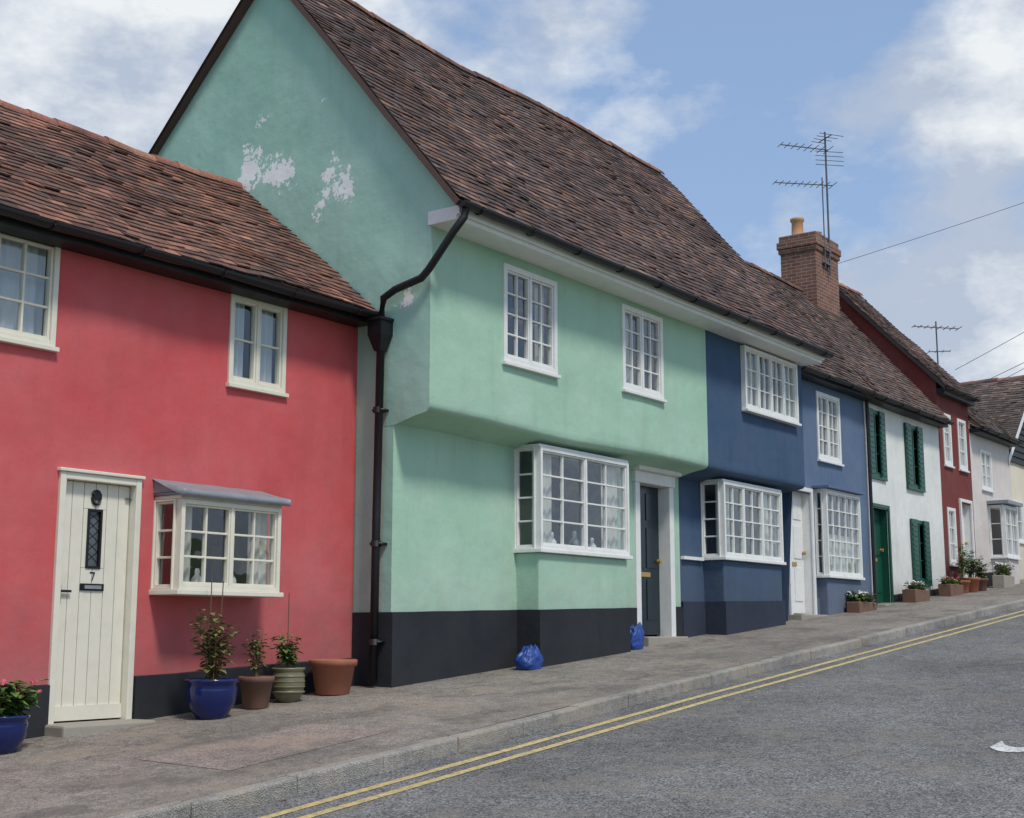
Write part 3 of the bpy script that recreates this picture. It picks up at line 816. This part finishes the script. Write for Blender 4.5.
for w, nm in ((w1, 'window_a'), (w2, 'window_b'), (w3, 'window_c')):
    window(wh, nm, facade(w[0], nL, w[2]), w[1]-w[0], w[3]-w[2], 2, 3, DGREEN, 2, fw=.07, curtain=None)
    mb = MB(); F = facade(w[0], nL, w[2]); ww, hh = w[1]-w[0], w[3]-w[2]
    for (a, b) in ((-.02, ww*.30), (ww*.70, ww+.02)):
        mb.box(a, b, 0, hh, .024, .05, 0, F)
        for k in range(12): mb.box(a+.03, b-.03, .05+k*(hh-.1)/12, .05+(k+.6)*(hh-.1)/12, .051, .062, 0, F)
    mb.build(nm + '_shutters', DGREEN, wh)
doorcase(wh, 24.02, 24.94, nL, .52, 2.36, DGREEN, DGREEN, True, False)
mb = MB(); slab(mb, [(24.96, nL-.035), (SG-.004, nL-.035)], lambda s: .62+.07*(s-24)); mb.build('plinth', PLINTH, wh)
gable_roof(wh, SW, SG-.01, 8.93, 4.34, 11.3, 7.14, 13.7, 4.3, PAL_BROWN + PAL_GREY, PAL_RED, 8.3, .02)
mb = MB(); mb.box(SW+.002, SG-.01, 8.98, nL+.03, 4.24, 4.32); mb.build('eaves_board', BLACK, wh)
gutter(wh, 'gutter', SW, SG-.03, 8.9, 4.33)
mb = MB(); mb.quad([(S1, 13.5, -2), (SG, 13.5, -2), (SG, 13.5, 4.4), (S1, 13.5, 4.4)]); mb.build('rear_wall', WHITEW, wh)
mb = MB(); mb.tube([(SW, 9.13, 4.25), (SW, 9.13, .3)], .035, 8); mb.build('rainwater_pipe', BLACK, wh)

# chimney stack with pots and aerials
ch = empty('brick_chimney')
mb = MB(); c0, c1, d0, d1 = 26.0, 27.2, 10.9, 11.7
mb.box(c0, c1, d0, d1, 5.8, 7.95); mb.box(c0-.035, c1+.035, d0-.035, d1+.035, 7.951, 8.05); mb.box(c0-.06, c1+.06, d0-.06, d1+.06, 8.051, 8.20); mb.box(c0-.02, c1+.02, d0-.02, d1+.02, 8.201, 8.34)
mb.build('stack', BRICK, ch, bevel=.008)
mb = MB()
mb.revolve((26.3, 11.42, 8.30), [(.17, 0), (.17, .06), (.13, .1), (.12, .38), (.15, .42), (.15, .47), (.11, .47), (.10, .1)], 16)
mb.revolve((26.85, 11.25, 8.30), [(.16, 0), (.15, .1), (.13, .14), (.13, .24), (.15, .26), (.10, .27), (.1, .1)], 16)
mb.build('chimney_pots', paint('pot_clay', lin(186, 142, 104), .8), ch, smooth=True)
def yagi(mb, c, dirv, length, n, w, r=.010):
    c = Vector(c); d = Vector(dirv).normalized(); sd_ = d.cross(Vector((0, 0, 1))).normalized()
    mb.tube([c - d*length*.5, c + d*length*.5], r*1.2, 6)
    for i in range(n):
        p = c + d*length*(i/(n-1)-.5); ww = w*(1 - .4*i/(n-1)); mb.tube([p - sd_*ww*.5, p + sd_*ww*.5], r*.8, 5)
a = empty('television_aerial'); mb = MB()
mb.tube([(26.6, 10.84, 7.5), (26.6, 10.84, 10.7)], .022, 8)
mb.tube([(26.35, 10.84, 7.6), (26.35, 10.84, 9.6)], .014, 8)
yagi(mb, (26.2, 11.15, 10.3), (-1.0, .9, .05), 1.1, 8, .5); yagi(mb, (26.1, 11.15, 9.45), (-1.0, 1.0, 0), 1.3, 10, .45)
yagi(mb, (26.6, 10.84, 10.55), (.4, .6, .0), .5, 4, .6)
p = Vector((26.62, 10.8, 10.1))
for k in range(4): mb.tube([p + Vector((-.2, .2, -.15+k*.1)), p + Vector((.25, -.25, -.15+k*.1))], .008, 5)
for z in (7.7, 8.0): mb.box(26.3, 26.65, 10.82, 10.90, z, z+.03)
mb.build('aerial_array', METAL, a)

# =================================================================== MAROON HOUSE
mh = empty('maroon_house'); SM2 = 30.2
mwins = [(28.38, 28.90, 3.50, 4.62), (29.36, 29.92, 3.50, 4.62), (28.38, 28.9, 1.4, 2.6)]
wall_front(mh, 'front_wall', SG, SM2, nL, -1, 5.3, [sh(w) for w in mwins] + [(29.3, 29.96, .5, 2.75)], MAROON, 71.)
for i, w in enumerate(mwins): window(mh, 'window_%d' % i, facade(w[0], nL, w[2]), w[1]-w[0], w[3]-w[2], 2, 3, WHITE, 1, fw=.07, curtain='half')
doorcase(mh, 29.22, 30.04, nL, .92, 2.85, WHITE, WHITE, True, False)
mtop = lambda n: (5.15 + (n-9.0)*1.058 if n < 11.6 else 7.9 - (n-11.6)*1.058) - .08
wall_side(mh, 'gable_wall', SG, nL, 14.1, lambda n: -.8, mtop, MAROON, 77., 1., extra=(11.6,))
gable_roof(mh, SG-.08, SM2, 8.98, 5.13, 11.6, 7.9, 14.2, 5.13, PAL_BROWN, PAL_REDW, 9.1, .0)
gutter(mh, 'gutter', SG-.05, SM2, 8.95, 5.12)
mb = MB(); mb.box(SG+.01, SM2-.01, 9.03, nL+.03, 4.98, 5.1); mb.quad([(SG, 14.1, -1), (SM2, 14.1, -1), (SM2, 14.1, 5.1), (SG, 14.1, 5.1)]); mb.build('eaves_board', BLACK, mh)
mb = MB()
for (a_, b_) in (((8.98, 5.13), (11.6, 7.9)),):
    mb.quad([(SG-.1, a_[0], a_[1]-.10), (SG-.1, b_[0], b_[1]-.10), (SG-.1, b_[0], b_[1]), (SG-.1, a_[0], a_[1])])
mb.build('verge', BOARD, mh)
wall_side(mh, 'far_gable_wall', SM2, nL, 14.1, lambda n: -.8, mtop, MAROON, 78., .3, extra=(11.6,))

# =================================================================== PALE COTTAGE
pc = empty('pale_cottage'); SC = 33.25
pwn = [(30.9, 31.7, 3.2, 4.1)]
wall_front(pc, 'front_wall', SM2+.005, SC, nL, -1, 4.6, [sh(w) for w in pwn] + [(31.33, 32.27, 1.7, 2.8)], PINKW, 81.)
window(pc, 'window_a', facade(30.9, nL, 3.2), .8, .9, 4, 3, WHITE, 2, curtain='half')
bay(pc, 'bay_window', 31.3, 32.3, 8.85, nL, 1.68, 2.82, 4, 3, WHITE, 2, PINKW, 1.)
mb = MB(); mb.box(31.2, 32.4, 8.72, nL+.02, 2.875, 2.95); mb.build('bay_canopy', LEAD, pc)
gable_roof(pc, SM2+.01, SC+.1, 8.93, 4.52, 11.4, 6.9, 13.9, 4.5, PAL_GREY, PAL_RED, 9.9, .0)
gutter(pc, 'gutter', SM2+.02, SC, 8.9, 4.5)
mb = MB(); mb.box(SM2+.01, SC, 8.98, nL+.03, 4.40, 4.49); mb.build('eaves_board', BLACK, pc)
mb = MB(); mb.quad([(SM2, 13.7, -1), (SC, 13.7, -1), (SC, 13.7, 4.5), (SM2, 13.7, 4.5)]); mb.build('rear_wall', PINKW, pc)
mb = MB(); slab(mb, [(SM2+.02, nL-.03), (SC-.01, nL-.03)], lambda s: 1.25+.07*(s-30)); mb.build('plinth', PLINTH, pc)
a = empty('television_aerial'); mb = MB()
mb.tube([(32, 10.4, 5.8), (32, 10.4, 7.45)], .018, 6); yagi(mb, (32, 10.4, 7.3), (-.6, .8, .05), 1.1, 8, .45, .012); yagi(mb, (32, 10.35, 6.7), (.3, -.6, 0), .5, 4, .4, .01)
mb.build('aerial_array', METAL, a)

# =================================================================== DARK GABLED HOUSE
dh = empty('weatherboarded_house'); nD = 9.4; sa, sr, sb_ = 33.4, 36.1, 38.8
wall_front(dh, 'front_wall', sa, sb_, nD, 0, 4.2, [(34.0, 34.8, 2.2, 3.2), (35.6, 36.8, 2.1, 3.3)], CREAMW, 91.)
window(dh, 'window_a', facade(33.99, nD, 2.19), .82, 1.02, 2, 2, WHITE, 1, curtain='half'); window(dh, 'window_b', facade(35.59, nD, 2.09), 1.22, 1.22, 4, 3, WHITE, 2, curtain='sides')
mb = MB()
z = 4.15
while z < 6.5:
    h = .16; k = (6.65 - z) / (6.65 - 4.15); k2 = max(0, (6.65 - z - h)/(6.65-4.15))
    a0, a1 = sr - (sr-sa+.15)*k, sr + (sb_-sr+.15)*k
    a2, a3 = sr - (sr-sa+.15)*k2, sr + (sb_-sr+.15)*k2
    mb.quad([(a0, nD-.05, z), (a1, nD-.05, z), (a3, nD-.02, z+h), (a2, nD-.02, z+h)]); mb.quad([(a0, nD-.05, z), (a1, nD-.05, z), (a1, nD, z), (a0, nD, z)])
    z += h
mb.quad([(sa, nD, 0), (sa, 15, 0), (sa, 15, 4.2), (sa, nD, 4.2)]); mb.quad([(sb_, nD, 0), (sb_, 15, 0), (sb_, 15, 4.2), (sb_, nD, 4.2)])
mb.build('weatherboards', BOARD, dh)
D = math.hypot(sr-sa+.3, 2.5)
ptd = roof_slope(dh, 'roof_tiles', (sa-.3, nD-.2, 4.1), (0, 1, 0), (sr-sa+.3, 0, 2.5), 6, D, PAL_GREY, 12., .0)
roof_slope(dh, 'roof_tiles_far', (sb_+.3, nD-.2, 4.1), (0, 1, 0), (sr-sb_-.3, 0, 2.5), 6, D, PAL_GREY, 13., .0)
ridge_tiles(dh, 'ridge_tiles', ptd, 6, D, PAL_RED)
mb = MB()
for (e, zz) in ((sa-.3, 4.1), (sb_+.3, 4.1)):
    mb.quad([(e, nD-.22, zz-.16), (sr, nD-.22, 6.6-.16), (sr, nD-.22, 6.62), (e, nD-.22, zz+.03)]); mb.quad([(e, nD-.22, zz-.16), (sr, nD-.22, 6.44), (sr, nD-.15, 6.44), (e, nD-.15, zz-.16)])
mb.build('bargeboards', WHITE, dh)

# =================================================================== OVERHEAD WIRES
def wire(name, p0, p1, sagv, r=.008):
    p0, p1 = Vector(p0), Vector(p1); mb = MB()
    pts = []
    for i in range(25):
        t = i/24; q = p0.lerp(p1, t); q.z -= sagv*4*t*(1-t); pts.append(q)
    mb.tube(pts, r, 5); mb.build(name, METAL)
wire('overhead_wire', (27.2, 10.9, 7.9), (30.8, -6, 12.6), .25, .006)
wire('overhead_wire', (32.0, 10.0, 6.2), (33, -6, 14.5), .3, .007)
wire('overhead_wire', (33.2, 9.6, 5.9), (33.5, -6, 13.8), .3, .007)
wire('overhead_wire', (29.0, 8.98, 5.1), (31.5, -6, 12.5), .3, .007)

# =================================================================== POTS AND PLANTS
def pot(name, c, r, h, mat, style='taper'):
    e = empty(name); mb = MB(); x, y = c; z = G(x, y) - .003
    if style == 'taper': pr = [(0, 0), (r*.66, 0), (r*.70, .01), (r*.90, h*.80), (r*1.0, h*.82), (r*1.02, h*.97), (r*.99, h), (r*.90, h), (r*.86, h*.85)]
    elif style == 'bowl': pr = [(0, 0), (r*.55, 0), (r*.62, .03), (r*.88, h*.4), (r*.95, h*.75), (r*.9, h*.88), (r*1.0, h*.93), (r*1.0, h), (r*.9, h), (r*.85, h*.85)]
    else: pr = [(0, 0), (r*.6, 0), (r*.8, h*.2), (r*.95, h*.5), (r*.92, h*.8), (r*.84, h*.9), (r*.96, h*.95), (r*.96, h), (r*.84, h), (r*.8, h*.85)]
    mb.revolve((x, y, z), pr, 28); mb.build('pot_body', mat, e, smooth=True)
    sb = MB(); sb.revolve((x, y, z+h*.86), [(r*.87, 0), (r*.5, .01), (0, .015)], 20); sb.build('soil', SOIL, e)
    if style == 'ring':
        rb = MB()
        for k in (.3, .45, .6, .75): rb.revolve((x, y, z+h*k), [(r*.9, -.012), (r*.985, 0), (r*.9, .012)], 28)
        rb.build('ribs', mat, e, smooth=True)
    return e, (x, y, z+h*.86)
def foliage(e, base, height, spread, nst, nleaf, lm=LEAF, lsize=.035, flowers=0, fm=None, leafstart=.25):
    st = MB(); lf = MB(); fl = MB(); B = Vector(base)
    for i in range(nst):
        an = R()*6.283; d = R()*spread; hh = height*(.6+.4*R())
        p1 = B + Vector((math.cos(an)*d*.2, math.sin(an)*d*.2, 0)); p3 = B + Vector((math.cos(an)*d, math.sin(an)*d, hh)); p2 = (p1+p3)/2 + Vector((math.cos(an)*d*-.2, math.sin(an)*d*-.2, hh*.1))
        pts = [p1*(1-t)**2 + p2*2*t*(1-t) + p3*t*t for t in (0, .2, .4, .6, .8, 1)]
        st.tube(pts, .006, 5, r1=.002)
        for k in range(nleaf):
            t = leafstart + (1-leafstart)*R(); q = p1*(1-t)**2 + p2*2*t*(1-t) + p3*t*t
            a = R()*6.283; L = lsize*(.6+.8*R()); dr = Vector((math.cos(a), math.sin(a), (R()-.35)*.9)).normalized()
            q = q + dr*L*.6*R()
            sd_ = dr.cross(Vector((0, 0, 1))).normalized()*L*.33; dn = Vector((0, 0, -L*.25))
            lf.quad([q, q + dr*L*.5 + sd_, q + dr*L + dn, q + dr*L*.5 - sd_])
        if i < flowers:
            for m in range(6):
                q = p3 + Vector(((R()-.5)*.05, (R()-.5)*.05, (R()-.2)*.04)); a = Vector((R()-.5, R()-.5, R()-.5)).normalized()*.016; b_ = a.orthogonal().normalized()*.016
                fl.quad([q-a, q-b_, q+a, q+b_])
    st.build('stems', STEM, e); lf.build('leaves', lm, e)
    if flowers: fl.build('flowers', fm, e)
e, b = pot('blue_plant_pot', (8.23, 9.18), .235, .34, COBALT, 'bowl'); foliage(e, b, .66, .22, 18, 20, LEAF2, .08, leafstart=.12)
mb = MB()
for dx, dy, hh in ((.0, .05, 1.0), (.06, .0, .9)): mb.tube([(b[0]+dx, b[1]+dy, b[2]), (b[0]+dx*1.5, b[1]+dy, b[2]+hh)], .005, 5)
mb.build('canes', STEM, e)
e, b = pot('terracotta_plant_pot', (8.87, 9.30), .165, .29, TERRAD, 'taper'); foliage(e, b, .5, .14, 9, 12, LEAF2, .065)
e, b = pot('olive_plant_pot', (9.34, 9.36), .165, .32, OLIVEP, 'ring'); foliage(e, b, .36, .17, 16, 16, LEAF, .07)
mb = MB(); mb.tube([(b[0], b[1]+.02, b[2]), (b[0]+.03, b[1]+.05, b[2]+.75)], .005, 5); mb.build('canes', STEM, e)
e, b = pot('terracotta_plant_pot', (9.95, 9.36), .235, .34, TERRA, 'taper')
e, b = pot('blue_plant_pot', (6.20, 9.22), .20, .28, COBALT, 'bowl'); foliage(e, b, .28, .28, 40, 26, LEAF, .085, 10, FLOWER, .1)
e, b = pot('terracotta_plant_pot', (5.95, 9.5), .14, .28, TERRA); foliage(e, b, 1.0, .2, 7, 14, LEAF2, .06)
def trough(x, n, L, w, h, mat, fm, hh=.18):
    e = empty('planter_trough'); mb = MB(); z = G(x, n)-.03
    mb.box(x, x+L, n, n+w, z, z+h+.03+.077*L*.5); mb.build('trough', mat, e, bevel=.015)
    for k in range(3): foliage(e, (x+L*(.2+.3*k), n+w/2, z+h), hh, .18, 14, 14, LEAF, .07, 5, fm, .05)
trough(22.1, 8.72, .8, .24, .16, TERRAD, FLOWERW, .24); trough(24.95, 8.75, .8, .26, .22, TERRAD, FLOWERW, .2); trough(27.0, 8.75, .8, .26, .22, TERRAD, FLOWER, .2)
e, b = pot('terracotta_plant_pot', (28.6, 8.85), .2, .3, TERRA); foliage(e, b, .6, .3, 20, 16, LEAF, .09)
e, b = pot('terracotta_plant_pot', (29.1, 8.8), .16, .26, TERRAD); foliage(e, b, .4, .25, 16, 14, LEAF, .08)
trough(30.3, 8.65, .8, .26, .25, STONE, FLOWERW, .35)
e, b = pot('terracotta_plant_pot', (28.2, 8.9), .16, .26, TERRA); foliage(e, b, .8, .2, 14, 14, LEAF, .08)

def bag(x, y, r, h, sd):
    """slumped carrier-type sack: boxy body, folds, gathered crumpled top"""
    e = empty('blue_rubbish_bag'); mb = MB(); z = G(x, y); seg = 56; rows = 26
    for i in range(rows+1):
        t = i/rows
        prof = (.96 + .16*math.sin(math.pi*min(1, t*1.4))) if t < .62 else 1.0 - (t-.62)*1.25
        for k in range(seg):
            a = 6.2832*k/seg; ca, sa_ = math.cos(a), math.sin(a)
            sq = 1/(abs(ca)**3.2 + abs(sa_)**3.2)**(1/3.2)
            q = Vector((ca*1.6, sa_*1.6, t*2.2+sd))
            fold = 1 - abs(noise.noise(q*1.9))*1.9
            f = sq*(.93 + .16*noise.noise(q)) + .10*(fold-.6) + .05*math.sin(a*11 + 6*noise.noise(q))*(t**1.5)
            lean = .05*t*t
            mb.v.append((x + r*prof*f*ca*1.12 + lean, y + r*prof*f*sa_*.8, z + h*t*(1 + .16*noise.noise(Vector((ca*1.2, sa_*1.2, sd)))) + (.05*noise.noise(q*2.2)*t)))
    for i in range(rows):
        for k in range(seg): k2 = (k+1) % seg; mb.f.append((i*seg+k, i*seg+k2, (i+1)*seg+k2, (i+1)*seg+k)); mb.m.append(0)
    c = len(mb.v); mb.v.append((x+.04, y, z+h*.86))
    for k in range(seg): mb.f.append((rows*seg+k, rows*seg+(k+1) % seg, c)); mb.m.append(0)
    mb.build('sack', BAGM, e, smooth=True)
bag(12.60, 8.87, .145, .25, 3.3); bag(15.10, 8.98, .12, .30, 11.7)

# =================================================================== LIGHT, SKY, CAMERA
sun_dir = Vector((-.30, -.80, 1.25)).normalized()
elev = math.asin(sun_dir.z); rot = math.atan2(sun_dir.x, sun_dir.y)
ld = bpy.data.lights.new('sun', 'SUN'); ld.energy = 2.5; ld.angle = math.radians(9); ld.color = (1, .955, .88)
lo = bpy.data.objects.new('sun', ld); scene.collection.objects.link(lo); lo.rotation_euler = sun_dir.to_track_quat('Z', 'Y').to_euler()
w = bpy.data.worlds.new('World'); scene.world = w; w.use_nodes = True; nt = w.node_tree
bg = nt.nodes['Background']; bg.inputs['Strength'].default_value = .15
sky = N(nt, 'ShaderNodeTexSky', sky_type='NISHITA'); sky.sun_disc = False; sky.sun_elevation = elev; sky.sun_rotation = rot; sky.air_density = 1.0; sky.dust_density = .8; sky.ozone_density = 1.5
tc = N(nt, 'ShaderNodeTexCoord'); mp = N(nt, 'ShaderNodeMapping'); mp.inputs['Scale'].default_value = (1, 1, 1.7)
nt.links.new(tc.outputs['Generated'], mp.inputs['Vector'])
n1 = tnoise(nt, mp.outputs[0], 3.4, 7, .60)
bias = None
for (p, r, a_) in (((.525, .760, .385), .42, .16), ((.768, .512, .385), .16, .15), ((.93, .29, .24), .20, .20), ((.896, .253, .365), .10, .12), ((.85, .40, .38), .17, -.13), ((.90, .33, .30), .06, -.05)):
    d = N(nt, 'ShaderNodeVectorMath', operation='DISTANCE'); nt.links.new(tc.outputs['Generated'], d.inputs[0]); d.inputs[1].default_value = p
    mm = maprange(nt, d.outputs['Value'], 0, r, a_, 0.); bias = mm if bias is None else mth(nt, 'ADD', bias, mm)
tot = mth(nt, 'ADD', n1, bias)
mask = maprange(nt, tot, .485, .62, 0, .95)
n2 = tnoise(nt, mp.outputs[0], 5.0, 6, .64)
cc = mixc(nt, maprange(nt, n2, .40, .58), (3.2, 3.65, 4.45, 1), (5.9, 6.1, 6.2, 1))
skyc = mixc(nt, .55, sky.outputs[0], (2.3, 3.3, 5.1, 1))
fin = mixc(nt, mask, skyc, cc)
nt.links.new(fin, bg.inputs['Color'])

cam = bpy.data.cameras.new('camera'); co = bpy.data.objects.new('camera', cam); scene.collection.objects.link(co)
cam.sensor_width = 36; cam.lens = 47.46; cam.clip_start = .1; cam.clip_end = 3000
co.location = (0, 0, 0)
co.rotation_euler = Vector((.7999, .57758, .16299)).to_track_quat('-Z', 'Y').to_euler()
scene.camera = co
scene.view_settings.view_transform = 'Standard'; scene.view_settings.look = 'None'; scene.view_settings.exposure = 0
